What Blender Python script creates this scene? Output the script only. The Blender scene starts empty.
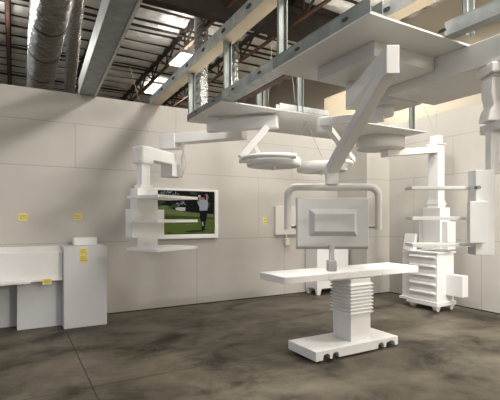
import bpy, math, random
from mathutils import Vector
random.seed(7)
S = bpy.context.scene
COL = S.collection

# ------------------------------------------------------------------ materials
def nodes_of(name):
    m = bpy.data.materials.new(name); m.use_nodes = True
    nt = m.node_tree
    return m, nt, nt.nodes['Principled BSDF']

def mat(name, col, rough=.6, metal=0., var=0., scale=6., bump=0., bscale=40., stretch=(1, 1, 1), spec=.5):
    m, nt, b = nodes_of(name)
    b.inputs['Roughness'].default_value = rough
    b.inputs['Metallic'].default_value = metal
    b.inputs['Specular IOR Level'].default_value = spec
    b.inputs['Base Color'].default_value = (*col, 1)
    if var or bump:
        tc = nt.nodes.new('ShaderNodeTexCoord'); mp = nt.nodes.new('ShaderNodeMapping')
        mp.inputs['Scale'].default_value = stretch
        nt.links.new(tc.outputs['Object'], mp.inputs['Vector'])
    if var:
        n = nt.nodes.new('ShaderNodeTexNoise'); n.inputs['Scale'].default_value = scale; n.inputs['Detail'].default_value = 5
        nt.links.new(mp.outputs['Vector'], n.inputs['Vector'])
        r = nt.nodes.new('ShaderNodeValToRGB')
        r.color_ramp.elements[0].position = .3; r.color_ramp.elements[1].position = .72
        r.color_ramp.elements[0].color = (*[c * (1 - var) for c in col], 1)
        r.color_ramp.elements[1].color = (*[min(1, c * (1 + var)) for c in col], 1)
        nt.links.new(n.outputs['Fac'], r.inputs['Fac']); nt.links.new(r.outputs['Color'], b.inputs['Base Color'])
    if bump:
        n2 = nt.nodes.new('ShaderNodeTexNoise'); n2.inputs['Scale'].default_value = bscale; n2.inputs['Detail'].default_value = 4
        nt.links.new(mp.outputs['Vector'], n2.inputs['Vector'])
        bp = nt.nodes.new('ShaderNodeBump'); bp.inputs['Strength'].default_value = bump; bp.inputs['Distance'].default_value = .05 if bump > .95 else .02
        nt.links.new(n2.outputs['Fac'], bp.inputs['Height']); nt.links.new(bp.outputs['Normal'], b.inputs['Normal'])
    return m

def emit(name, col, st):
    m, nt, b = nodes_of(name)
    b.inputs['Base Color'].default_value = (*col, 1)
    b.inputs['Emission Color'].default_value = (*col, 1); b.inputs['Emission Strength'].default_value = st
    return m

def line_mask(nt, sock, at, w):
    s = nt.nodes.new('ShaderNodeMath'); s.operation = 'COMPARE'
    nt.links.new(sock, s.inputs[0]); s.inputs[1].default_value = at; s.inputs[2].default_value = w
    return s.outputs[0]

def mth(nt, op, a, b):
    s = nt.nodes.new('ShaderNodeMath'); s.operation = op; s.use_clamp = False
    for i, v in enumerate((a, b)):
        if isinstance(v, (int, float)): s.inputs[i].default_value = v
        else: nt.links.new(v, s.inputs[i])
    return s.outputs[0]

def drywall(name, col, horiz, axis, vert):
    """grey board wall: faint mottling plus the board joints (horizontal heights, and short upright joints)"""
    m, nt, b = nodes_of(name)
    b.inputs['Roughness'].default_value = .85; b.inputs['Specular IOR Level'].default_value = .25
    g = nt.nodes.new('ShaderNodeNewGeometry'); sp = nt.nodes.new('ShaderNodeSeparateXYZ')
    nt.links.new(g.outputs['Position'], sp.inputs[0])
    n = nt.nodes.new('ShaderNodeTexNoise'); n.inputs['Scale'].default_value = 1.1; n.inputs['Detail'].default_value = 6
    nt.links.new(g.outputs['Position'], n.inputs['Vector'])
    r = nt.nodes.new('ShaderNodeValToRGB')
    r.color_ramp.elements[0].position = .3; r.color_ramp.elements[1].position = .75
    r.color_ramp.elements[0].color = (*[c * .94 for c in col], 1); r.color_ramp.elements[1].color = (*[c * 1.04 for c in col], 1)
    nt.links.new(n.outputs['Fac'], r.inputs['Fac'])
    tot = None
    for z in horiz:
        k = line_mask(nt, sp.outputs['Z'], z, .008); tot = k if tot is None else mth(nt, 'MAXIMUM', tot, k)
    for a, z0, z1 in vert:
        k = line_mask(nt, sp.outputs[axis], a, .007)
        k = mth(nt, 'MULTIPLY', k, mth(nt, 'GREATER_THAN', sp.outputs['Z'], z0))
        k = mth(nt, 'MULTIPLY', k, mth(nt, 'LESS_THAN', sp.outputs['Z'], z1))
        tot = mth(nt, 'MAXIMUM', tot, k)
    mx = nt.nodes.new('ShaderNodeMix'); mx.data_type = 'RGBA'
    nt.links.new(mth(nt, 'MULTIPLY', tot, .42), mx.inputs[0])
    nt.links.new(r.outputs['Color'], mx.inputs[6]); mx.inputs[7].default_value = (*[c * .45 for c in col], 1)
    nt.links.new(mx.outputs[2], b.inputs['Base Color'])
    return m

def concrete():
    m, nt, b = nodes_of('stained_concrete')
    b.inputs['Specular IOR Level'].default_value = .22
    g = nt.nodes.new('ShaderNodeNewGeometry'); sp = nt.nodes.new('ShaderNodeSeparateXYZ')
    nt.links.new(g.outputs['Position'], sp.inputs[0])
    def noise(sc, det, dist, st=(1, 1, 1), off=(0, 0, 0)):
        mp = nt.nodes.new('ShaderNodeMapping'); mp.inputs['Scale'].default_value = st; mp.inputs['Location'].default_value = off
        nt.links.new(g.outputs['Position'], mp.inputs['Vector'])
        n = nt.nodes.new('ShaderNodeTexNoise'); n.inputs['Scale'].default_value = sc; n.inputs['Detail'].default_value = det
        n.inputs['Distortion'].default_value = dist; n.inputs['Roughness'].default_value = .62
        nt.links.new(mp.outputs['Vector'], n.inputs['Vector']); return n.outputs['Fac']
    a = noise(.85, 8, .6, (1, 1.5, 1), (3.1, 1.7, 0)); c = noise(3.5, 8, .9); f = noise(30, 4, 0)
    t = mth(nt, 'ADD', mth(nt, 'MULTIPLY', a, .62), mth(nt, 'MULTIPLY', c, .30))
    t = mth(nt, 'ADD', t, mth(nt, 'MULTIPLY', f, .08))
    r = nt.nodes.new('ShaderNodeValToRGB'); e = r.color_ramp.elements
    e[0].position = .39; e[0].color = (.026, .022, .016, 1)
    e[1].position = .63; e[1].color = (.175, .153, .118, 1)
    k = e.new(.50); k.color = (.105, .091, .068, 1)
    nt.links.new(t, r.inputs['Fac'])
    tot = mth(nt, 'MAXIMUM', line_mask(nt, sp.outputs['X'], .68, .008), line_mask(nt, sp.outputs['Y'], 4.345, .007))
    mx = nt.nodes.new('ShaderNodeMix'); mx.data_type = 'RGBA'
    nt.links.new(mth(nt, 'MULTIPLY', tot, .75), mx.inputs[0])
    nt.links.new(r.outputs['Color'], mx.inputs[6]); mx.inputs[7].default_value = (.03, .026, .02, 1)
    nt.links.new(mx.outputs[2], b.inputs['Base Color'])
    nt.links.new(mth(nt, 'ADD', mth(nt, 'MULTIPLY', c, .35), .38), b.inputs['Roughness'])
    return m

M = {
    'white': mat('white_foam_board', (.88, .875, .865), .55, 0, .015, 3, spec=.35),
    'panel': mat('white_ceiling_board', (.74, .73, .71), .7, 0, .02, 2, spec=.3),
    'grey': mat('pale_grey_board', (.74, .745, .735), .55, 0, .015, 3, spec=.35),
    'handle': mat('warm_grey_tube', (.68, .66, .62), .55, 0, .015, 3),
    'boxgrey': mat('wall_box_paint', (.66, .63, .58), .6, 0, .02, 3),
    'laminate': mat('white_laminate', (.64, .645, .665), .5, 0, .01, 3),
    'steel': mat('galvanized_steel', (.46, .485, .475), .5, .6, .22, 9, .05, 60),
    'steel_dull_shade': mat('dull_shaded_steel', (.27, .29, .275), .55, .45, .2, 7),  # darker copy of the steel; puts the shade on frame tracks into the colour
    'foil': mat('duct_foil', (.68, .68, .66), .27, .9, .22, 6, 1.0, 10),
    'spiral': mat('spiral_duct_steel', (.60, .60, .56), .27, .9, .22, 5, 1.0, 6),
    'brown': mat('red_oxide_steel', (.15, .075, .045), .6, 0, .35, 5),
    'web': mat('dark_web_and_crease_shade', (.055, .035, .027), .6, 0, .4, 4),  # dark joist webs, also the shade strips in the roof creases
    'dark': mat('dark_girder_paint', (.035, .026, .022), .6, 0, .3, 4),
    'black': mat('black', (.012, .012, .012), .5),
    'beige': mat('bare_board_edge', (.52, .44, .32), .8, 0, .06, 2),
    'outer': mat('painted_warehouse_wall', (.50, .44, .345), .9, 0, .05, .6),
    'insul': mat('roof_insulation_foil', (.88, .87, .83), .40, .35, .12, 5, 1.0, 8, (.6, 1, 1)),
    'yellow': mat('yellow_note', (.80, .74, .22), .75, 0, .05, 20),
    'ink': mat('red_ink', (.45, .13, .03), .7),
    'string': mat('pale_string', (.50, .46, .39), .8),
    'rubber': mat('dark_caster_rubber', (.03, .03, .03), .6),
    'ivory': mat('ivory_plastic', (.72, .66, .52), .5),
    'floor': concrete(),
    'diffuser': emit('lamp_diffuser', (1, .97, .88), 9.0),
    'wall_b': drywall('grey_drywall_long', (.52, .495, .46), (1.25, 2.5, 3.23), 'X',
                      ((2.65, 3.23, 3.9), (3.07, 0, 1.25), (-.6, 1.25, 2.5), (4.45, 1.25, 2.5), (.9, 2.5, 3.23), (5.3, 2.5, 3.23), (5.1, 0, 1.25))),
    'wall_r': drywall('grey_drywall_short', (.59, .565, .52), (1.25, 2.5, 3.23), 'Y',
                      ((4.45, 0, 1.25), (5.9, 1.25, 2.5), (3.2, 2.5, 3.23), (5.0, 2.5, 3.23))),
}

# ------------------------------------------------------------------ mesh helpers
ORG = {}
class MB:
    def __init__(self): self.v = []; self.f = []; self.mi = []; self.sm = []
    def add(self, vs, fs, mi=0, smooth=False):
        o = len(self.v); self.v += [tuple(p) for p in vs]
        for f in fs: self.f.append([i + o for i in f]); self.mi.append(mi); self.sm.append(smooth)
        return self
    def box(self, x0, x1, y0, y1, z0, z1, mi=0):
        return self.prism([(x0, y0), (x1, y0), (x1, y1), (x0, y1)], z0, z1, mi)
    def prism(self, poly, z0, z1, mi=0):
        n = len(poly)
        a = sum(poly[i][0] * poly[(i + 1) % n][1] - poly[(i + 1) % n][0] * poly[i][1] for i in range(n))
        if a < 0: poly = poly[::-1]
        vs = [(x, y, z0) for x, y in poly] + [(x, y, z1) for x, y in poly]
        fs = [list(range(n))[::-1], list(range(n, 2 * n))] + [[i, (i + 1) % n, (i + 1) % n + n, i + n] for i in range(n)]
        return self.add(vs, fs, mi)
    def frame_box(self, F, a, b, z, mi=0):
        """box in a turned frame F = (origin, ua, ub): a, b ranges along ua, ub"""
        (ox, oy), ua, ub = F
        P = lambda s, t: (ox + s * ua[0] + t * ub[0], oy + s * ua[1] + t * ub[1])
        return self.prism([P(a[0], b[0]), P(a[1], b[0]), P(a[1], b[1]), P(a[0], b[1])], z[0], z[1], mi)
    def hull8(self, q0, q1, mi=0):
        """solid between two quads given in the same order"""
        vs = list(q0) + list(q1)
        fs = [[3, 2, 1, 0], [4, 5, 6, 7]] + [[i, (i + 1) % 4, (i + 1) % 4 + 4, i + 4] for i in range(4)]
        c = sum((Vector(p) for p in vs), Vector()) / 8
        out = []
        for f in fs:
            p = [Vector(vs[i]) for i in f]
            n = (p[1] - p[0]).cross(p[2] - p[0])
            if n.dot(sum(p, Vector()) / 4 - c) < 0: f = f[::-1]
            out.append(f)
        return self.add(vs, out, mi)
    def bar(self, p0, p1, w0, h0, w1=None, h1=None, up=(0, 0, 1), mi=0):
        p0, p1 = Vector(p0), Vector(p1); d = (p1 - p0).normalized()
        s = d.cross(Vector(up))
        if s.length < 1e-4: s = d.cross(Vector((0, 1, 0)))
        s.normalize(); u = s.cross(d).normalized()
        w1 = w1 or w0; h1 = h1 or h0
        Q = lambda p, w, h: [p - s * w / 2 - u * h / 2, p + s * w / 2 - u * h / 2, p + s * w / 2 + u * h / 2, p - s * w / 2 + u * h / 2]
        return self.hull8(Q(p0, w0, h0), Q(p1, w1, h1), mi)
    def tube(self, path, r, seg=12, mi=0, caps=True):
        path = [Vector(p) for p in path]; n = len(path); rings = []
        prev = None
        for i, p in enumerate(path):
            d = ((path[min(i + 1, n - 1)] - p).normalized() + (p - path[max(i - 1, 0)]).normalized())
            d = d.normalized()
            if prev is None:
                s = d.cross(Vector((0, 0, 1)))
                if s.length < 1e-3: s = d.cross(Vector((1, 0, 0)))
            else: s = prev - d * prev.dot(d)
            s.normalize(); prev = s; u = s.cross(d)
            rr = r[i] if isinstance(r, (list, tuple)) else r
            rings.append([p + (s * math.cos(2 * math.pi * k / seg) + u * math.sin(2 * math.pi * k / seg)) * rr for k in range(seg)])
        vs = [q for ring in rings for q in ring]; fs = []
        for i in range(n - 1):
            for k in range(seg):
                a = i * seg + k; b = i * seg + (k + 1) % seg
                fs.append([a, a + seg, b + seg, b])
        self.add(vs, fs, mi, True)
        if caps:
            self.add(rings[0], [list(range(seg))], mi); self.add(rings[-1], [list(range(seg))[::-1]], mi)
        return self
    def lathe(self, c, prof, seg=48, mi=0):
        vs = []; fs = []; n = len(prof)
        for r, z in prof:
            for k in range(seg):
                t = 2 * math.pi * k / seg; vs.append((c[0] + r * math.cos(t), c[1] + r * math.sin(t), z))
        for i in range(n - 1):
            for k in range(seg):
                a = i * seg + k; b = i * seg + (k + 1) % seg
                fs.append([a, b, b + seg, a + seg])
        self.add(vs, fs, mi, True)
        return self
    def build(self, name, m, parent=None, bevel=0.):
        xs = [p[0] for p in self.v]; ys = [p[1] for p in self.v]; zs = [p[2] for p in self.v]
        if parent is None: o3 = Vector(((min(xs) + max(xs)) / 2, (min(ys) + max(ys)) / 2, min(zs)))
        else: o3 = ORG[parent.name]
        me = bpy.data.meshes.new(name)
        me.from_pydata([(p[0] - o3.x, p[1] - o3.y, p[2] - o3.z) for p in self.v], [], self.f)
        for q in (m if isinstance(m, (list, tuple)) else [m]): me.materials.append(q)
        for pl, k, s in zip(me.polygons, self.mi, self.sm): pl.material_index = k; pl.use_smooth = s
        me.update()
        ob = bpy.data.objects.new(name, me); COL.objects.link(ob)
        if parent is None: ob.location = o3
        else: ob.parent = parent
        ORG[ob.name] = o3
        if bevel:
            b = ob.modifiers.new('Bevel', 'BEVEL'); b.width = bevel; b.segments = 2; b.limit_method = 'ANGLE'; b.angle_limit = math.radians(40)
        return ob

def thing(name, label, cat, loc, group=None):
    o = bpy.data.objects.new(name, None); COL.objects.link(o)
    o.empty_display_size = .1; o.location = loc; ORG[o.name] = Vector(loc)
    return tag(o, label, cat, group)
def tag(o, label, cat, group=None):
    o['label'] = label; o['category'] = cat
    if group: o['group'] = group
    return o
def struct(o): o['kind'] = 'structure'; return o

# directions of the photographer's view: RT across, FW away
SN, CS = .4941, .8694
EYE = 1.67
def W(lat, dep): return (SN * dep + CS * lat, CS * dep - SN * lat)
RT = (CS, -SN); FW = (SN, CS)

# ------------------------------------------------------------------ the setting
YB, XR, HW = 7.47, 7.297, 3.73
struct(MB().box(-14, 8.3, -15, 26, -.1, 0).build('floor', M['floor']))
struct(MB().box(-4.5, XR + .12, YB, YB + .12, .018, HW).build('wall_back', M['wall_b']))
struct(MB().box(XR, XR + .12, -1.0, YB, .018, HW).build('wall_right', M['wall_r']))
struct(MB().box(6.614, XR, 6.55, YB, .018, HW).build('wall_corner', M['wall_r']))
struct(MB().box(-4.5, 6.614, YB - .004, YB + .1, 0, .018).build('gap_shade_back', M['black']))  # black strip standing in for the shadow gap under the long wall
struct(MB().box(XR - .004, XR + .1, -1.0, 6.55, 0, .018).build('gap_shade_right', M['black']))  # shadow gap below the right wall, drawn as a black strip
struct(MB().box(6.610, XR, 6.546, YB, 0, .018).build('gap_shade_corner', M['black']))  # same black shadow strip around the corner block
struct(MB().box(-6, 8.3, -15.2, -15, 0, 6.9).build('wall_rear', M['outer']))  # unseen wall, added so sky light enters only from the left
struct(MB().box(8.05, 8.3, -15, 26, 0, 6.9).build('wall_outer', M['outer']))
struct(MB().box(-6, 8.3, 26, 26.2, 0, 6.9).build('wall_end', M['outer']))
# roof underside: bulging foil faced insulation, bulges running along x
mb = MB(); zc = 6.52; per = .62; ny = 1060; y0, y1 = -15., 26.
vs = []; fs = []; xs = [-6 + i * (14.3 / 24) for i in range(25)]
for j in range(ny + 1):
    y = y0 + (y1 - y0) * j / ny
    for i, x in enumerate(xs):
        z = zc - .22 * abs(math.sin(math.pi * y / per)) ** .55 + .018 * math.sin(2.7 * x + 5 * math.floor(y / per))
        vs.append((x, y, z))
for j in range(ny):
    for i in range(24):
        a = j * 25 + i; fs.append([a, a + 25, a + 26, a + 1])
mb.add(vs, fs, 0, True); mb.box(-6, 8.3, -15, 26, 6.62, 6.75)
k = -24
while k * per < 26:
    mb.box(-6, 8.05, k * per - .012, k * per + .012, zc - .158, zc + .05, 1); k += 1  # dark strips standing in for the shadow lines between the bulges
struct(mb.build('ceiling', [M['insul'], M['web']]))

# ------------------------------------------------------------------ warehouse roof steel, ducts, lamps
def joist(x, label):
    t = thing('roof_joist', label, 'roof joist', (x, 8, 5.85), 'open web roof joists under the insulation')
    ya, yb = .8, 25.8
    MB().box(x - .035, x + .035, ya, yb, 5.85, 5.90).build('bottom_chord', M['brown'], t)
    MB().box(x - .06, x + .06, ya, yb, 6.27, 6.34).build('top_chord', M['dark'], t)
    w = MB(); n = 18; st = (yb - ya) / n
    for k in range(n):
        a = ya + k * st
        w.bar((x, a, 6.27), (x, a + st / 2, 5.9), .04, .04); w.bar((x, a + st / 2, 5.9), (x, a + st, 6.27), .04, .04)
        w.bar((x, a + st / 2, 5.9), (x, a + st / 2, 6.3), .035, .035)
    w.build('web', M['web'], t)
joist(3.72, 'rust brown open web joist running up beside the two glowing roof lamps')
joist(5.3, 'rust brown open web joist seen through the steel frame right of the upright ducts')
joist(1.8, 'open web roof joist running behind the wide grey steel header')
joist(-.1, 'rust brown joist at the far left edge beside the big round duct')
g = thing('roof_girder', 'dark steel girder crossing the roof at the top middle', 'girder', (2, 7.5, 5.6))
MB().box(-6, 8.0, 7.4, 7.62, 5.6, 5.66).build('bottom_flange', M['dark'], g)
MB().box(-6, 8.0, 7.49, 7.53, 5.66, 6.3).build('web', M['dark'], g)
MB().box(-6, 8.0, 7.4, 7.62, 6.3, 6.36).build('top_flange', M['dark'], g)
for y, lb in ((9.9, 'nearest dark roof pipe crossing beside the upper roof lamp'), (12.8, 'dark roof pipe crossing between the two glowing roof lamps'),
              (15.3, 'dark roof pipe crossing just above the long grey wall'), (16.8, 'farthest dark roof pipe, lowest above the long grey wall')):
    tag(MB().tube([(-6, y, 6.22), (8.0, y, 6.22)], .032, 10).build('roof_pipe', M['dark']), lb, 'pipe', 'roof pipes under the insulation')
def round_duct(name, p0, p1, r, m, label, wav=0., bands=0, step=.06):
    p0, p1 = Vector(p0), Vector(p1); L = (p1 - p0).length; n = int(L / step)
    t = thing(name, label, 'air duct', (p0.x, p0.y, p0.z - r))
    pts = [p0.lerp(p1, i / n) for i in range(n + 1)]
    rs = [r * (1 + wav * ((i % 2) * 1.0 + .6 * random.uniform(-1, 1))) for i in range(n + 1)]
    MB().tube(pts, rs, 28).build('duct_tube', m, t)
    d = (p1 - p0).normalized()
    for k in range(bands):
        c = p0.lerp(p1, (k + .5) / bands)
        MB().tube([c - d * .02, c + d * .02], r * 1.025, 28).build('hanging_band', M['dark'], t)
    return t
round_duct('round_duct', (.44, 1.5, 5.05), (.66, 17, 5.05), .30, M['spiral'], 'big round grey spiral duct with dark seams over the left wall', .008, 11, .12)
round_duct('foil_duct', (.63, 4.0, 5.65), (1.87, 18, 5.37), .14, M['foil'], 'thinner crinkled foil duct just right of the big round duct', .05, 0, .1)
round_duct('upright_duct', (3.62, 8.55, 0), (3.62, 8.55, 6.2), .15, M['foil'], 'upright silver foil duct behind the steel frame, left and brighter one', .05, 0, .05)
round_duct('upright_duct', (4.42, 8.5, 0), (4.42, 8.5, 6.2), .1, M['foil'], 'thin upright foil duct behind the steel post, right of the brighter one', .05, 0, .05)

def lamp(x, y, label, power, vis, up, z, k=1.):
    t = thing('roof_lamp', label, 'ceiling lamp', (x, y, z), 'glowing roof lamps' if vis else None)
    a, b = .33 * k, .63 * k
    MB().box(x - a - .03, x + a + .03, y - b - .03, y + b + .03, z + .03, z + .11).build('housing', M['panel'], t)
    MB().box(x - a, x + a, y - b, y + b, z, z + .035).build('diffuser', M['diffuser'], t)
    for q in (-1, 1):
        MB().tube([(x, y + q * .45 * k, z + .11), (x, y + q * .45 * k, 6.4)], .008, 8).build('hanger', M['dark'], t)
    def area(name, e, dz, rx):
        la = bpy.data.lights.new(name, 'AREA'); la.shape = 'RECTANGLE'; la.size = 2 * a; la.size_y = 2 * b
        la.energy = e; la.color = (1, .965, .905)
        lo = bpy.data.objects.new(name, la); COL.objects.link(lo); lo.location = (0, 0, dz); lo.rotation_euler = (rx, 0, 0); lo.parent = t
    area('roof_lamp_light', power, -.006, 0)
    area('added_uplight', up, .12, math.pi)  # upward light added to brighten the roof insulation
lamp(3.66, 9.74, 'glowing rectangular roof lamp, upper one, right of the rust brown joist', 240, True, 26, 5.52, .66)
lamp(4.35, 14.2, 'glowing rectangular roof lamp, lower and farther one, beside the rust brown joist', 240, True, 14, 6.1, .85)
lamp(-.64, 9.92, 'glowing roof lamp cut by the left edge of the picture', 160, True, 40, 5.4, .84)
lamp(3.25, 4.1, 'roof lamp above the operating room frame', 260, False, 60, 5.4)
lamp(3.25, 1.0, 'roof lamp over the near side of the operating room', 310, False, 60, 5.4)
lamp(6.4, 1.6, 'added unseen roof lamp over the near right side of the room', 300, False, 30, 5.4)  # unseen, added to brighten the right side
lamp(6.9, 6.5, 'added unseen roof lamp over the drawer cart corner', 190, False, 10, 5.4)  # unseen, added to light the outer and right walls
lamp(3.25, -2.2, 'roof lamp behind the photographer', 460, False, 60, 5.4)
lamp(6.6, -11.5, 'added unseen roof lamp farthest behind the photographer', 3000, False, 60, 5.4)  # unseen, added for low light reaching the back wall under the boards
lamp(-.75, 1.0, 'roof lamp over the near left floor', 20, False, 30, 5.4)
lamp(-.75, 4.2, 'roof lamp over the counter', 45, False, 40, 5.4)

# ------------------------------------------------------------------ steel headers that rest on the long wall
def holes(parent, x, ys, z, w=.1, h=.032):
    for y in ys:
        xx = x(y) if callable(x) else x
        pts = [(xx, y + math.cos(q) * w / 2, z + math.sin(q) * h / 2) for q in [2 * math.pi * k / 14 for k in range(14)]]
        m_ = MB().add(pts + [(xx + .004, p[1], p[2]) for p in pts], [list(range(14)), list(range(14, 28))[::-1]] + [[k, k + 14, (k + 1) % 14 + 14, (k + 1) % 14] for k in range(14)])
        m_.build('punched_hole', M['black'], parent)
t = thing('steel_header', 'long punched steel header with bare board underside resting on the wall', 'steel beam', (2.185, 4.5, HW))
def skew(mb, xf, o0, o1, z0, z1, ya=.6, yb=YB + .1): return mb.prism([(xf(ya) + o0, ya), (xf(ya) + o1, ya), (xf(yb) + o1, yb), (xf(yb) + o0, yb)], z0, z1)
HX = lambda y: 2.10 + .027 * (y - 4.5)
m_ = skew(MB(), HX, 0, .01, HW + .012, HW + .15); skew(m_, HX, .01, .05, HW + .14, HW + .15); skew(m_, HX, .16, .17, HW + .012, HW + .15)
m_.build('steel_stud', M['steel'], t)
skew(MB(), HX, 0, .17, HW, HW + .012).build('board_underside', M['beige'], t)
holes(t, lambda y: HX(y) - .006, [1.2 + .62 * k for k in range(10)], HW + .08, .11, .045)
t = thing('wide_steel_header', 'wide grey sheet steel header resting on the wall left of the joist', 'steel beam', (.93, 4.5, HW))
DX = lambda y: .80 + .047 * (y - 4.09)
m_ = skew(MB(), DX, 0, .015, HW + .02, HW + .27); skew(m_, DX, .015, .06, HW + .255, HW + .27); m_.build('side_stud', M['steel'], t)
skew(MB(), DX, 0, .235, HW, HW + .02).build('bottom_plate', M['steel_dull_shade'], t)
skew(MB(), DX, .235, .27, HW - .012, HW + .015).build('edge_lip', M['steel'], t)
skew(MB(), DX, .22, .235, HW + .02, HW + .27).build('side_stud', M['steel'], t)
t = thing('steel_header', 'short punched steel header at top right above the white ceiling panel', 'steel beam', (3.43, 3.5, HW))
MB().box(3.34, 3.35, .8, 5.6, HW + .012, HW + .15).box(3.50, 3.51, .8, 5.6, HW + .012, HW + .15).build('steel_stud', M['steel'], t)
MB().box(3.34, 3.51, .8, 5.6, HW, HW + .012).build('board_underside', M['beige'], t)
holes(t, 3.334, [1.6 + .72 * k for k in range(5)], HW + .08, .11, .045)

# ------------------------------------------------------------------ hung ceiling: steel frame and white boards
ZC = 3.05
PX = lambda y: 2.035 + .0225 * y
t = thing('hung_steel_frame', 'hung steel stud frame carrying the white ceiling panels', 'steel frame', (3.9, 3.8, ZC))
def track_y(xf, ya, yb, z=ZC, wide=.12, m='steel', hgt=.1):
    def strip(o0, o1, z0, z1): return [(xf(ya) + o0, ya), (xf(ya) + o1, ya), (xf(yb) + o1, yb), (xf(yb) + o0, yb)], z0, z1
    m_ = MB().prism(*strip(0, .008, z, z + hgt)).prism(*strip(.008, wide - .008, z, z + .008)).prism(*strip(wide - .008, wide, z, z + hgt))
    m_.prism(*strip(-.004, .02, z + hgt, z + hgt + .006))
    o = m_.build('track', M[m], t)
    holes(o, lambda y: xf(y) - .006, [ya + .25 + .6 * k for k in range(int((yb - ya - .2) / .6) + 1)], z + .05, .07, .028)
def track_x(y, xa, xb, z=ZC):
    MB().box(xa, xb, y - .045, y - .037, z, z + .08).box(xa, xb, y - .045, y + .045, z, z + .008).box(xa, xb, y + .037, y + .045, z, z + .08).build('track', M['steel'], t)
def post(x, y, z0, z1, m='steel'):
    MB().box(x - .046, x - .038, y - .02, y + .02, z0, z1).box(x - .046, x + .046, y + .014, y + .02, z0, z1).box(x + .038, x + .046, y - .02, y + .02, z0, z1).build('stud', M[m], t)
track_y(PX, 2.03, 3.28, m='steel_dull_shade'); track_y(PX, 3.28, 4.42, wide=.16); track_y(PX, 4.42, 5.62, m='steel_dull_shade', hgt=.075)  # dull near and far tracks have their shade put into the colour
track_y(lambda y: 2.86, .6, 2.03, ZC, .10)
MB().box(PX(3.8) + .17, PX(3.8) + .25, 3.3, 4.4, ZC - .004, ZC + .05).build('wood_nailer', M['brown'], t)
track_x(4.47, 2.95, 3.75); track_x(5.57, 2.35, 5.74); track_x(3.24, 2.30, 3.0)
for x, y in ((2.21, 5.57), (2.185, 4.38), (2.16, 3.2)): post(x, y, ZC + .01, HW, 'steel_dull_shade')
post(2.66, 4.43, ZC + .01, 3.27, 'steel_dull_shade')
for x, m_ in ((3.27, 'steel_dull_shade'), (4.62, 'steel_dull_shade'), (5.44, 'steel_dull_shade')): post(x, 4.43, ZC + .01, HW + .1, m_)
post(3.0, 1.93, ZC + .01, HW + .9)
post(3.44, 5.57, ZC + .01, HW, 'steel_dull_shade')
t2 = MB().prism([(PX(4.42), 4.42), (5.78, 4.42), (5.78, 5.62), (PX(5.62), 5.62)], ZC - .014, ZC).build('plasterboard_sheet', M['panel'])
tag(t2, 'far white ceiling board on the hung steel frame, nearest the long wall', 'ceiling panel', 'white boards under the hung frame')
t2 = MB().prism([(PX(2.03), 2.03), (3.80, 2.03), (3.80, 3.30), (PX(3.3), 3.30)], ZC - .014, ZC).build('plasterboard_sheet', M['panel'])
tag(t2, 'near white ceiling board with its corner at the top of the picture', 'ceiling panel', 'white boards under the hung frame')
ZP = ZC - .014
tag(MB().box(2.42, 3.13, 2.32, 3.01, 2.92, ZP - .001).build('mounting_box', M['panel'], None, .004), 'shallow white box under the near ceiling board where the monitor arm hangs', 'ceiling box')
tag(MB().box(3.14, 3.81, .4, 2.83, 2.835, ZP - .001).build('bulkhead_box', M['panel'], None, .004), 'long white bulkhead box at upper right below the ceiling frame', 'ceiling box')
tag(MB().box(4.6, 4.66, 4.86, 5.54, ZC + .01, 3.69).build('beige_board', M['beige'], None, .003), 'bare beige board standing on the far ceiling panel', 'board')

# ------------------------------------------------------------------ left boom with shelves
th = math.radians(27.7)
E2 = (math.cos(th), math.sin(th)); E1 = (-math.sin(th), math.cos(th))
C0 = W(-1.217, 5.5)
F = (C0, E2, E1)
LP = lambda a, b: (C0[0] + a * E2[0] + b * E1[0], C0[1] + a * E2[1] + b * E1[1])
hubL = W(-1.30, 6.95)
t = thing('equipment_boom', 'white mock-up boom with three shelves hanging in front of the golf screen', 'boom', (*LP(.4, .6), 1.2))
MB().frame_box(F, (.2, .6), (.6, .76), (1.22, 2.10)).build('service_head', M['white'], t, .004)
MB().frame_box(F, (.08, .71), (.575, .72), (1.38, 1.79)).build('outlet_box', M['white'], t, .004)
for z in (1.935, 1.60, 1.21):
    MB().frame_box(F, (0, .82), (0, .6), (z, z + .04)).build('shelf', M['white'], t, .003)
MB().frame_box(F, (.27, .52), (.615, .75), (2.10, 2.15)).frame_box(F, (.30, .465), (.62, .73), (2.15, 2.5)).build('column', M['white'], t, .004)
hc = LP(.385, .68)
MB().frame_box(F, (.26, .50), (.57, .80), (2.46, 2.72)).build('arm_head', M['white'], t, .03)
MB().bar((hc[0], hc[1], 2.625), (hubL[0], hubL[1], 2.625), .2, .19).build('lower_arm', M['white'], t, .012)
FH = (hubL, E2, E1)
MB().frame_box(FH, (-.13, .13), (-.13, .13), (2.34, 2.56)).build('hub_box', M['white'], t, .006)
cp = W(-1.095, 6.82)
MB().lathe(cp, [(.001, 2.40)] + [(.048 * math.sin(math.pi * k / 12) ** .6, 2.40 + .34 * k / 12) for k in range(1, 12)] + [(.001, 2.74)], 20).tube([(*cp, 2.70), (*cp, 2.9)], .02, 12).build('spindle', M['white'], t)
aL = W(-1.42, 6.95); aR = W(-.085, 6.40)
MB().bar((*aL, 2.955), (*aR, 2.955), .22, .15).build('upper_arm', M['white'], t, .006)
aM = W(-1.2, 6.86)
dv = (Vector(aR) - Vector(aL)).normalized()
FA = (aL, (dv.x, dv.y), (-dv.y, dv.x))
MB().frame_box(FA, (-.02, .26), (-.12, .12), (2.80, 3.035)).build('arm_end', M['white'], t, .006)
MB().frame_box(FA, (1.28, 1.46), (-.1, .1), (3.02, ZP + .0)).build('ceiling_plate', M['white'], t, .003)

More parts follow.
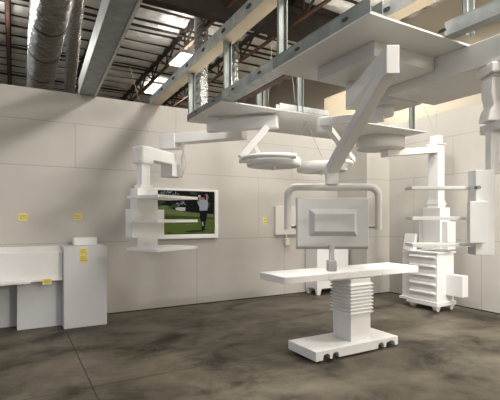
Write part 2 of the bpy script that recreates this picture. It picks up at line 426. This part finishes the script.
# ------------------------------------------------------------------ surgical lights
def lamp_head(t, c, z, R=.35):
    MB().lathe(c, [(.001, z + .125), (R * .80, z + .125), (R * .95, z + .11), (R, z + .085), (R, z + .015), (R * .97, z), (R * .86, z), (R * .84, z + .012), (.001, z + .012)], 56).build('lamp_head', M['white'], t)
    MB().tube([(*c, z - .045), (*c, z + .014)], .022, 14).build('handle', M['white'], t)
t = thing('surgical_light', 'left white mock-up surgical light with round disc on a folding arm', 'surgical light', (*W(-.54, 5.75), ZP), 'mock-up surgical lights')
h0 = W(-.52, 5.72); h1 = W(.36, 5.46)
MB().frame_box((h0, RT, FW), (-.07, .07), (-.07, .07), (2.84, ZP)).build('ceiling_hub', M['white'], t, .006)
MB().bar((*h0, 2.905), (*h1, 2.925), .13, .12, .15, .155).build('upper_arm', M['white'], t, .006)
e0 = W(.22, 5.44); e1 = W(-.12, 5.38)
MB().bar((*e0, 2.85), (*e1, 2.44), .09, .085).build('drop_arm', M['white'], t, .006)
e2 = W(.03, 5.52)
MB().bar((*W(.12, 5.5), 2.5), (*W(.06, 5.5), 2.63), .05, .05).build('spring_link', M['white'], t, .004)
dc = W(.31, 5.42)
lamp_head(t, dc, 2.33)
arc = [(dc[0] + .40 * math.cos(a), dc[1] + .40 * math.sin(a)) for a in [math.radians(q) for q in range(110, 282, 12)]]
y_ = MB()
y_.tube([(*p, 2.425) for p in arc], .03, 12)
y_.bar((*arc[0], 2.425), (*(dc[0] + .3 * math.cos(math.radians(110)), dc[1] + .3 * math.sin(math.radians(110))), 2.425), .05, .06)
y_.bar((*arc[-1], 2.425), (*(dc[0] + .3 * math.cos(math.radians(278)), dc[1] + .3 * math.sin(math.radians(278))), 2.425), .05, .06)
y_.build('yoke', M['white'], t)
MB().bar((*W(-.135, 5.38), 2.40), (*W(.12, 5.32), 2.43), .07, .06).build('yoke_joint', M['white'], t, .004)

t = thing('surgical_light', 'second white mock-up surgical light, its disc partly behind the monitor arm', 'surgical light', (*W(1.41, 4.4), ZP), 'mock-up surgical lights')
h0 = W(1.414, 4.4); h1 = W(.79, 4.7)
MB().box(3.28, 3.66, 2.86, 3.22, 2.835, ZP).build('ceiling_plate', M['panel'], t, .004)
MB().lathe(h0, [(.001, 2.835), (.1, 2.835), (.1, 2.75), (.09, 2.735), (.001, 2.735)], 28).build('ceiling_hub', M['white'], t)
MB().bar((*h0, 2.735), (*h1, 2.738), .10, .095).build('upper_arm', M['white'], t, .006)
MB().frame_box((h1, RT, FW), (-.03, .13), (-.05, .05), (2.63, 2.785)).build('elbow', M['white'], t, .008)
MB().bar((*W(.88, 4.72), 2.69), (*W(1.43, 5.80), 2.47), .07, .07).build('drop_arm', M['white'], t, .005)
dc = W(1.008, 5.84); lamp_head(t, dc, 2.31)
arc = [(dc[0] + .40 * math.cos(a), dc[1] + .40 * math.sin(a)) for a in [math.radians(q) for q in range(-100, 62, 12)]]
y_ = MB()
y_.tube([(*p, 2.42) for p in arc], .03, 12)
for k in (0, -1):
    q = arc[k]; y_.bar((*q, 2.42), (dc[0] + (q[0] - dc[0]) * .75, dc[1] + (q[1] - dc[1]) * .75, 2.42), .05, .06)
y_.build('yoke', M['white'], t)
MB().bar((*W(1.43, 5.80), 2.50), (*W(1.40, 5.82), 2.40), .06, .06).build('yoke_joint', M['white'], t, .004)

# ------------------------------------------------------------------ monitor on its arm
D = 4.0
px = D / 417
MZ = lambda v: EYE + (217.5 - v) * px
ML = lambda u: (u - 250) * px
def MP(u, v, dd=0.): x, y = W(ML(u), D + dd); return (x, y, MZ(v))
hub = W(.955, 3.88); hd = W(.925, 2.75)
t = thing('monitor_boom', 'big grey mock-up monitor hanging on a long white folding arm over the table', 'monitor', (*W(.777, D), 1.13))
MB().lathe(hub, [(.001, 2.92), (.06, 2.92), (.06, 2.82), (.001, 2.82)], 28).build('ceiling_hub', M['white'], t)
MB().bar((*hub, 2.75), (*hd, 2.73), .13, .16, .09, .11).build('upper_arm', M['white'], t, .006)
MB().frame_box((hd, RT, FW), (-.045, .04), (-.06, .05), (2.60, 2.785)).build('arm_elbow', M['white'], t, .005)
pe = W(ML(332), D + .02)
MB().bar((*W(.92, 2.76), 2.66), (pe[0], pe[1], MZ(170)), .078, .095, .105, .10).build('lower_arm', M['white'], t, .006)
MB().frame_box((pe, RT, FW), (-.055, .055), (-.055, .055), (MZ(184.5), MZ(168))).build('drop_post', M['white'], t, .005)
yr = []
def corner(cu, cv, r, a0, a1, n=7): return [(cu + r * math.cos(math.radians(a0 + (a1 - a0) * k / n)), cv - r * math.sin(math.radians(a0 + (a1 - a0) * k / n))) for k in range(n + 1)]
path = [(288, 229.5)] + corner(297, 196, 9, 180, 90) + corner(370, 196, 9, 90, 0) + [(379, 229.5)]
MB().tube([MP(u, v, .02) for u, v in path], .035, 16).build('handle_frame', M['handle'], t)
for a, b_ in ((289, 300), (378, 366)):
    MB().tube([MP(a, 227, .02), MP(b_, 227, .02)], .014, 12).build('pivot_pin', M['steel_dull_shade'], t)
def quad(u0, v0, u1, v1, dd): return [MP(u0, v1, dd), MP(u1, v1, dd), MP(u1, v0, dd), MP(u0, v0, dd)]
MB().hull8(quad(297.3, 199.2, 367.8, 246.3, -.025), quad(296.3, 197.4, 368.8, 249.2, .0)).hull8(quad(296.3, 197.4, 368.8, 249.2, 0), quad(296.3, 197.4, 368.8, 249.2, .05)).build('monitor_shell', M['grey'], t, .003)
MB().hull8(quad(297.2, 199.5, 367.9, 247, .05), quad(297.2, 199.5, 367.9, 247, .056)).build('screen', M['black'], t)
MB().hull8(quad(313.5, 213.7, 352.5, 231.2, -.075), quad(308.6, 208.8, 356.6, 236.2, -.024)).build('back_bulge', M['grey'], t, .003)
c = W(ML(331), D - .03)
MB().frame_box((c, RT, FW), (-.025, .025), (-.012, .012), (MZ(261), MZ(243.5))).build('handle_stem', M['grey'], t, .003)
MB().frame_box((c, RT, FW), (-.042, .042), (-.042, .042), (MZ(270.5), MZ(260))).build('handle_grip', M['grey'], t, .004)

# ------------------------------------------------------------------ right pendant
t = thing('service_pendant', 'white mock-up service pendant with two shelves at the right edge', 'pendant', (*W(1.83, 3.2), 1.38))
c = W(1.9, 3.2); Fp = (c, RT, FW)
MB().frame_box(Fp, (-.10, .14), (-.10, .12), (2.755, 2.835)).frame_box(Fp, (-.075, .12), (-.08, .10), (2.73, 2.755)).build('ceiling_cap', M['panel'], t, .012)
pts = [(-.085, 2.73), (-.09, 2.60), (-.07, 2.52), (-.1, 2.47), (-.115, 2.40), (.2, 2.40), (.2, 2.62), (.09, 2.70), (.09, 2.73)]
def slab(poly, d0, d1):
    vs = [(*W(1.9 + a, d0), z) for a, z in poly] + [(*W(1.9 + a, d1), z) for a, z in poly]; n = len(poly)
    return MB().add(vs, [list(range(n)), list(range(n, 2 * n))[::-1]] + [[i, i + n, (i + 1) % n + n, (i + 1) % n] for i in range(n)])
slab(pts, 3.13, 3.27).build('swivel_neck', M['white'], t, .008)
MB().frame_box(Fp, (-.05, .5), (-.13, .16), (2.33, 2.40)).build('swing_arm', M['grey'], t, .004)
MB().frame_box(Fp, (-.075, -.005), (-.04, .04), (2.0, 2.33)).build('drop_column', M['white'], t, .005)
MB().frame_box(Fp, (-.195, -.05), (-.05, .07), (1.385, 2.03)).build('service_head', M['white'], t, .005)
MB().frame_box(Fp, (-.265, -.135), (-.10, -.05), (1.48, 1.79)).build('outlet_panel', M['white'], t, .004)
for z in (1.445, 1.65): MB().frame_box(Fp, (-.665, -.19), (-.03, .12), (z, z + .027)).build('shelf', M['white'], t, .003)
MB().frame_box(Fp, (-.665, -.26), (-.02, .12), (1.885, 1.91)).frame_box(Fp, (-.26, -.18), (.02, .10), (1.885, 1.91)).build('shelf', M['white'], t, .003)
MB().tube([(*W(1.9 - .195, 3.15), 1.895), (*W(1.9 - .195, 3.10), 1.895)], .014, 12).build('knob', M['steel_dull_shade'], t)

# ------------------------------------------------------------------ operating table
t = thing('operating_table', 'white mock-up operating table on a pleated column in the middle of the floor', 'operating table', (3.7, 4.0, 0))
bx0, bx1, by0, by1, bz = 2.99, 4.33, 3.745, 4.29, .137
notch = [(3.095, 3.20), (3.235, 3.335), (3.975, 4.075), (4.115, 4.275)]
# front profile with arched notches, extruded across the width
prof = [(bx0, .030)]
for a, b_ in notch:
    r = (b_ - a) / 2
    prof.append((a, .030))
    for k in range(0, 9):
        q = math.pi - math.pi * k / 8; prof.append(((a + b_) / 2 + r * math.cos(q), .055 + min(r, .045) * math.sin(q)))
    prof.append((b_, .030))
prof += [(bx1, .030), (bx1, bz), (bx0, bz)]
mb = MB(); n = len(prof); yn = by0 + .09
core = MB().box(bx0, bx1, yn, by1, .030, bz)
vs = [(x, by0, z) for x, z in prof] + [(x, yn, z) for x, z in prof]
# front skirt: triangulated by splitting into strips
sk = MB(); edges = [bx0] + [q for ab in notch for q in ab] + [bx1]
for i in range(0, len(edges) - 1):
    a, b_ = edges[i], edges[i + 1]
    if i % 2 == 0: sk.box(a, b_, by0, yn, .030, bz)
    else:
        r = (b_ - a) / 2; K = 8
        for k in range(K):
            q0 = math.pi - math.pi * k / K; q1 = math.pi - math.pi * (k + 1) / K
            xa = (a + b_) / 2 + r * math.cos(q0); xb = (a + b_) / 2 + r * math.cos(q1)
            za = .055 + min(r, .045) * math.sin(q0); zb = .055 + min(r, .045) * math.sin(q1)
            sk.hull8([(xa, by0, za), (xb, by0, zb), (xb, by0, bz), (xa, by0, bz)], [(xa, yn, za), (xb, yn, zb), (xb, yn, bz), (xa, yn, bz)])
sk.box(bx0, bx1, yn, by1, .030, bz)
sk.build('base', M['white'], t)
for x in (3.15, 3.285, 4.025, 4.195):
    MB().tube([(x, by0 + .03, .034), (x, by0 + .085, .034)], .034, 18).build('caster', M['rubber'], t)
for x in (3.15, 4.195):
    MB().tube([(x, by1 - .08, .03), (x, by1 - .03, .03)], .03, 18).build('caster', M['rubber'], t)
cx0, cx1, cy0, cy1 = 3.617, 3.95, 3.85, 4.18
MB().box(cx0, cx1, cy0, cy1, bz, .90).build('column', M['white'], t, .004)
bl = MB(); nz = 9; z0b, z1b = .46, .85
for k in range(nz):
    a = z0b + (z1b - z0b) * k / nz; b_ = z0b + (z1b - z0b) * (k + 1) / nz; mdl = (a + b_) / 2; o = .027; i_ = .003
    R = lambda q, z: [(cx0 - q, cy0 - q, z), (cx1 + q, cy0 - q, z), (cx1 + q, cy1 + q, z), (cx0 - q, cy1 + q, z)]
    bl.hull8(R(i_, a), R(o, mdl - .004)); bl.hull8(R(o, mdl - .004), R(o, mdl + .004)); bl.hull8(R(o, mdl + .004), R(i_, b_))
bl.build('pleated_bellows', M['white'], t)
MB().box(3.36, 4.08, 3.93, 4.33, .895, .922).build('support_plate', M['white'], t, .004)
mb = MB()
for a, b_ in ((2.64, 3.28), (3.284, 4.18), (4.184, 4.88)): mb.box(a, b_, 3.865, 4.405, .918, 1.0)
mb.build('tabletop', M['white'], t, .006)

# ------------------------------------------------------------------ cart, tower, cabinet by the right wall
t = thing('drawer_cart', 'white mock-up drawer cart on casters against the right wall', 'cart', (6.8, 5.1, 0))
MB().box(6.51, 6.97, 4.76, 5.36, .11, 1.03).box(6.46, 7.0, 4.73, 5.39, .09, .165).build('body', M['white'], t, .005)
MB().box(6.47, 7.0, 4.735, 5.38, 1.03, 1.055).build('top', M['white'], t, .004)
for z in (.20, .355, .515, .68, .845):
    o = MB().box(6.50, 6.512, 4.765, 5.355, z, z + .15).build('drawer', M['white'], t, .002)
    MB().hull8([(6.455, 4.79, z + .105), (6.455, 5.33, z + .105), (6.455, 5.33, z + .118), (6.455, 4.79, z + .118)],
               [(6.501, 4.79, z + .095), (6.501, 5.33, z + .095), (6.501, 5.33, z + .145), (6.501, 4.79, z + .145)]).build('pull_lip', M['white'], o)
MB().box(6.55, 6.95, 5.36, 5.56, .14, 1.04).build('side_cabinet', M['white'], t, .005)
MB().box(6.50, 6.97, 5.36, 5.59, .12, .17).build('side_cabinet_plinth', M['white'], t, .003)
MB().box(6.74, 6.90, 4.44, 4.76, .285, .655).build('side_box', M['white'], t, .005)
for x, y in ((6.55, 4.81), (6.55, 5.30), (6.93, 4.81), (6.93, 5.30)):
    MB().tube([(x, y - .035, .052), (x, y + .035, .052)], .052, 18).box(x - .05, x + .045, y - .052, y + .052, .06, .095).build('caster', M['white'], t)
for x, y in ((6.8, 5.30), (6.9, 4.82)):
    MB().tube([(x, y, 1.055), (x, y, 1.09)], .022, 12).build('knob', M['white'], t)
tp = thing('small_tilted_screen', 'small white tilted box on the far left top of the drawer cart', 'screen box', (6.62, 5.42, 1.055))
MB().hull8([(6.54, 5.30, 1.056), (6.64, 5.30, 1.056), (6.64, 5.54, 1.056), (6.54, 5.54, 1.056)],
           [(6.60, 5.30, 1.36), (6.66, 5.30, 1.36), (6.66, 5.54, 1.36), (6.60, 5.54, 1.36)]).build('screen_body', M['white'], tp, .004)

t = thing('tower_boom', 'tall white stepped mock-up tower hanging from a ceiling arm above the drawer cart', 'tower', (6.75, 4.98, 1.07))
tx, ty = 6.76, 4.97
def tb(hx, hy, z0, z1): return MB().box(tx - hx, tx + hx, ty - hy, ty + hy, z0, z1)
tb(.14, .18, 1.1, 1.85).build('service_head', M['white'], t, .005)
MB().box(tx - .10, tx + .13, ty + .18, ty + .30, 1.1, 1.60).build('side_wing', M['white'], t, .004)
MB().box(tx - .10, tx + .13, ty - .30, ty - .18, 1.1, 1.60).build('side_wing', M['white'], t, .004)
tb(.10, .115, 1.85, 1.98).build('column_base', M['white'], t, .004)
tb(.115, .13, 1.905, 1.93).build('collar', M['white'], t, .003)
tb(.09, .105, 1.98, 3.0).build('column', M['white'], t, .004)
tb(.115, .13, 3.0, 3.02).build('collar', M['white'], t, .003)
tb(.07, .085, 3.02, 3.17).build('column_cap', M['white'], t, .004)
dcn = (5.50, 5.14)
MB().lathe(dcn, [(.001, ZP), (.40, ZP), (.40, 2.85), (.385, 2.84), (.001, 2.84)], 48).build('ceiling_drum', M['panel'], t)
MB().bar((5.62, 5.16, 2.78), (tx - .06, ty, 2.905), .2, .11).build('swing_arm', M['white'], t, .005)
t = None

t = thing('low_cabinet', 'white cabinet on short legs by the back wall behind the monitor', 'cabinet', (6.05, 7.24, 0))
MB().box(5.66, 6.55, 7.05, 7.455, .13, 1.12).build('body', M['white'], t, .005)
for x0 in (5.66, 6.43):
    for y0_ in (7.05, 7.375):
        MB().hull8([(x0 + .02, y0_ + .015, 0), (x0 + .10, y0_ + .015, 0), (x0 + .10, y0_ + .065, 0), (x0 + .02, y0_ + .065, 0)],
                   [(x0, y0_, .13), (x0 + .12, y0_, .13), (x0 + .12, y0_ + .08, .13), (x0, y0_ + .08, .13)]).build('leg', M['white'], t)
MB().box(6.1, 6.106, 7.046, 7.05, .15, 1.1).build('door_gap', M['steel_dull_shade'], t)
# wall box behind the monitor
t = thing('wall_box', 'flat pale box on the back wall just left of the monitor with hanging plug', 'wall box', (5.1, YB - .06, 1.3))
MB().box(4.83, 5.42, YB - .07, YB, 1.30, 1.91).build('box_body', M['boxgrey'], t, .006)
o = MB().tube([(5.10, YB - .09, 1.31), (5.10, YB - .09, 1.22)], .01, 8).build('cord', M['ivory'], t)
MB().box(5.06, 5.15, YB - .13, YB - .06, 1.08, 1.22).build('plug', M['ivory'], o, .008)

# ------------------------------------------------------------------ golf screen
def WX(u): r = (u - 250) / 417; return (SN * YB + r * CS * YB) / (CS - SN * r)
def WZ(u, v): x = WX(u); return EYE + (217.5 - v) * (SN * x + CS * YB) / 417
t = thing('wall_screen', 'white framed wall screen showing a golfer on a green fairway', 'screen', (2.7, YB, 1.26))
sx0, sx1, sz0, sz1 = 2.02, 3.414, 1.354, 2.17; fx0, fx1, fz0, fz1 = 1.93, 3.49, 1.275, 2.205; yf = YB - .08
fr = MB().box(fx0, sx0, yf, YB, fz0, fz1).box(sx1, fx1, yf, YB, fz0, fz1).box(sx0, sx1, yf, YB, fz0, sz0).box(sx0, sx1, yf, YB, sz1, fz1)
fr.build('frame', M['white'], t, .004)
MB().box(sx0, sx1, YB - .05, YB - .002, sz0, sz1).build('screen_panel', M['black'], t)
pic = MB(); ml = []
def pmat(name, c, e=1.0):
    ml.append(emit('screen_' + name, c, e)); ml[-1].node_tree.nodes['Principled BSDF'].inputs['Base Color'].default_value = (.004, .004, .004, 1); ml[-1].node_tree.nodes['Principled BSDF'].inputs['Specular IOR Level'].default_value = 0; return len(ml) - 1
k_dark = pmat('trees', (.012, .014, .012)); k_leaf = pmat('leaves', (.05, .075, .035)); k_gr = pmat('grass', (.115, .155, .035)); k_gr2 = pmat('far_grass', (.16, .20, .075)); k_rough = pmat('rough', (.055, .085, .02))
k_sand = pmat('sand', (.62, .60, .52)); k_sky = pmat('sky_gaps', (.30, .33, .36)); k_shirt = pmat('shirt', (.42, .43, .46)); k_trs = pmat('trousers', (.012, .012, .018)); k_skin = pmat('skin', (.42, .22, .16)); k_cap = pmat('cap', (.55, .56, .58)); k_sh = pmat('cast_shade', (.03, .045, .015))
lay = [0]
def poly(pts, k):
    lay[0] += 1; y = YB - .0505 - .0001 * lay[0]
    P = []
    for cx, cz in pts:
        u = 150 + cx / 6.25; v = 180 + cz / 6.25
        x = min(max(WX(u), sx0 + .012), sx1 - .012); z = min(max(WZ(u, v), sz0 + .012), sz1 - .012); P.append((x, y, z))
    a = sum(P[i][0] * P[(i + 1) % len(P)][2] - P[(i + 1) % len(P)][0] * P[i][2] for i in range(len(P)))
    if a < 0: P = P[::-1]
    pic.add(P, [list(range(len(P)))], k)
def blob(cx, cy, rx, ry, k, n=14, j=.25):
    poly([(cx + rx * math.cos(2 * math.pi * i / n) * (1 + random.uniform(-j, j)), cy + ry * math.sin(2 * math.pi * i / n) * (1 + random.uniform(-j, j))) for i in range(n)], k)
poly([(-60, 60), (420, 60), (420, 350), (-60, 350)], k_dark)
for i in range(26): blob(random.uniform(-40, 380), random.uniform(80, 180), random.uniform(8, 22), random.uniform(5, 12), k_leaf)
for i in range(22): blob(random.uniform(50, 170), random.uniform(72, 92), random.uniform(3, 8), random.uniform(2, 4), k_sky)
for i in range(9): blob(random.uniform(150, 220), random.uniform(135, 165), random.uniform(4, 9), random.uniform(2, 4), k_sky)
poly([(-60, 170), (60, 160), (140, 182), (240, 200), (420, 216), (420, 350), (-60, 350)], k_gr)
poly([(-60, 176), (60, 168), (140, 190), (240, 206), (420, 214), (420, 232), (230, 226), (60, 206), (-60, 200)], k_gr2)
poly([(-60, 230), (100, 222), (230, 228), (420, 236), (420, 244), (230, 242), (-60, 244)], k_rough)
for i in range(30): blob(random.uniform(-40, 390), random.uniform(240, 335), random.uniform(6, 24), random.uniform(1.5, 4), random.choice((k_rough, k_gr2)))
poly([(150, 176), (170, 170), (215, 172), (213, 192), (185, 193), (158, 188)], k_sand)
poly([(60, 160), (90, 158), (120, 168), (90, 176), (60, 174)], k_gr2)
poly([(205, 322), (250, 314), (300, 312), (330, 318), (300, 324), (240, 327)], k_sh)
poly([(303, 192), (350, 190), (349, 225), (341, 262), (334, 300), (338, 312), (316, 314), (313, 300), (314, 268), (304, 240)], k_trs)
poly([(318, 258), (324, 262), (328, 285), (322, 290), (316, 275)], k_shirt)
poly([(288, 134), (300, 124), (330, 122), (352, 128), (356, 150), (350, 190), (303, 192), (300, 165), (292, 150)], k_shirt)
poly([(290, 136), (298, 112), (312, 108), (316, 118), (304, 128), (298, 142)], k_skin)
poly([(352, 130), (358, 108), (350, 90), (340, 94), (344, 110), (340, 126)], k_skin)
blob(322, 110, 11, 13, k_skin, 12, 0); poly([(308, 104), (314, 94), (332, 94), (337, 104), (337, 110), (308, 110)], k_trs)
blob(301, 102, 9, 7, k_cap, 10, .05); blob(345, 95, 7, 6, k_skin, 10, .05)
for i in range(5): blob(300 + i * 5, 315, 4, 2, k_trs, 8, 0)
pic.build('picture', ml, t)

# ------------------------------------------------------------------ desk and tall cabinet at left
tag(MB().box(.66, 1.28, 6.78, 7.46, 0.0, 1.22).build('tall_cabinet', M['laminate'], None, .006), 'plain white upright cabinet block at the end of the counter with two yellow notes', 'cabinet')
tag(MB().box(.85, 1.20, 7.20, 7.42, 1.222, 1.345).build('small_box', M['white'], None, .004), 'small white box on top of the upright cabinet block', 'box')
t = thing('counter', 'white mock-up counter with raised back ledge left of the upright cabinet', 'counter', (-.9, 7.1, 0))
MB().hull8([(-3.2, 6.95, .75), (.655, 6.95, .75), (.655, 7.46, .75), (-3.2, 7.46, .75)], [(-3.2, 6.95, 1.145), (.655, 6.95, 1.145), (.655, 7.46, 1.215), (-3.2, 7.46, 1.215)]).build('back_ledge', M['white'], t, .004)
MB().box(-3.2, .22, 6.79, 7.46, .715, .75).build('worktop', M['white'], t, .004)
MB().box(.22, .655, 6.90, 7.46, .72, .75).build('worktop', M['white'], t, .004)
MB().box(.05, .655, 7.06, 7.10, 0, .72).build('front_panel', M['laminate'], t, .003)
MB().box(-3.2, .05, 7.34, 7.38, 0, .715).build('recess_panel', M['laminate'], t, .003)

def note(x, y, z, w, h, label, seed):
    random.seed(seed)
    t = thing('sticky_note', label, 'sticky note', (x, y, z - h / 2), 'yellow sticky notes')
    n = 6; v = []
    for i in range(n + 1):
        q = i / n; dy = -.006 * (1 - q) ** 2
        v += [(x - w / 2, y + dy, z - h / 2 + h * q), (x + w / 2, y + dy, z - h / 2 + h * q)]
    f = [[2 * i, 2 * i + 1, 2 * i + 3, 2 * i + 2] for i in range(n)]
    m_ = MB().add(v, f); k = len(v)
    m_.add([(a, b + .0015, c) for a, b, c in v], [q[::-1] for q in f])
    m_.build('paper', M['yellow'], t)
    ink = MB()
    for r in range(3):
        zz = z + h * (.25 - .24 * r); xx = x - w * .36
        while xx < x + w * .3:
            L = random.uniform(.12, .26) * w
            ink.bar((xx, y - .008, zz + random.uniform(-.02, .02) * h), (xx + L, y - .008, zz + random.uniform(-.06, .06) * h), .001, .07 * h)
            xx += L + .05 * w
    ink.build('scribble', M['ink'], t)
note(WX(23.2), YB - .0012, WZ(23.2, 217), .125, .115, 'yellow sticky note on the long wall, leftmost one', 1)
note(WX(78.2), YB - .0012, WZ(78.2, 216.8), .115, .11, 'yellow sticky note on the long wall above the upright cabinet block', 2)
note(WX(264.7), YB - .0012, WZ(264.7, 221), .09, .14, 'small yellow tag on the wall beside the pale wall box', 3)
note(.93, 6.7788, 1.155, .11, .105, 'upper yellow note on the front of the upright cabinet block', 4)
note(.93, 6.7788, 1.04, .115, .11, 'lower yellow note on the front of the upright cabinet block', 5)
note(.44, 6.8988, .715, .12, .085, 'yellow note hanging on the front edge of the counter worktop', 6)

# ------------------------------------------------------------------ strings that hold things up
def string(a, b_, label, r=.0035): tag(MB().tube([a, b_], r, 6).build('hanging_string', M['string']), label, 'string', 'pale hanging strings')
string((*W(.262, 5.0), HW), (*W(.215, 5.0), ZC + .0), 'pale string through the ceiling gap left of the grey stud')
string((*W(.47, 5.0), HW), (*W(.54, 5.0), ZC + .0), 'pale string through the ceiling gap just left of the green stud')
string((*W(.79, 5.9), ZP), (*W(.70, 5.9), 2.80), 'pale string below the far ceiling board, left leg of the pair')
string((*W(.79, 5.9), ZP), (*W(1.05, 5.9), 2.46), 'pale string below the far ceiling board, right leg of the pair')
string((6.70, 4.93, 3.17), (*W(3.13, 7.6), 3.78), 'thin string holding the tower cap, left one')
string((6.76, 4.97, 3.17), (*W(3.41, 7.6), 3.78), 'thin string holding the tower cap, right one')
string((*W(-1.90, 6.6), 4.05), (*W(-1.75, 7.2), 3.1), 'thin guy string across the wall right of the wide header')

# ------------------------------------------------------------------ world, camera, view
w = bpy.data.worlds.new('World'); S.world = w; w.use_nodes = True
bg = w.node_tree.nodes['Background']; bg.inputs['Color'].default_value = (.88, .91, 1.0, 1); bg.inputs['Strength'].default_value = 1.0
cam = bpy.data.cameras.new('camera'); co = bpy.data.objects.new('camera', cam); COL.objects.link(co)
co.location = (0, 0, EYE); co.rotation_euler = (math.pi / 2, 0, -math.radians(29.61))
cam.sensor_fit = 'HORIZONTAL'; cam.sensor_width = 36; cam.lens = 417 / 500 * 36; cam.shift_y = 17.5 / 500
cam.clip_end = 200
S.camera = co
vs_ = S.view_settings
vs_.view_transform = 'Standard'; vs_.look = 'None'; vs_.gamma = 1; vs_.use_curve_mapping = False; vs_.exposure = -0.88
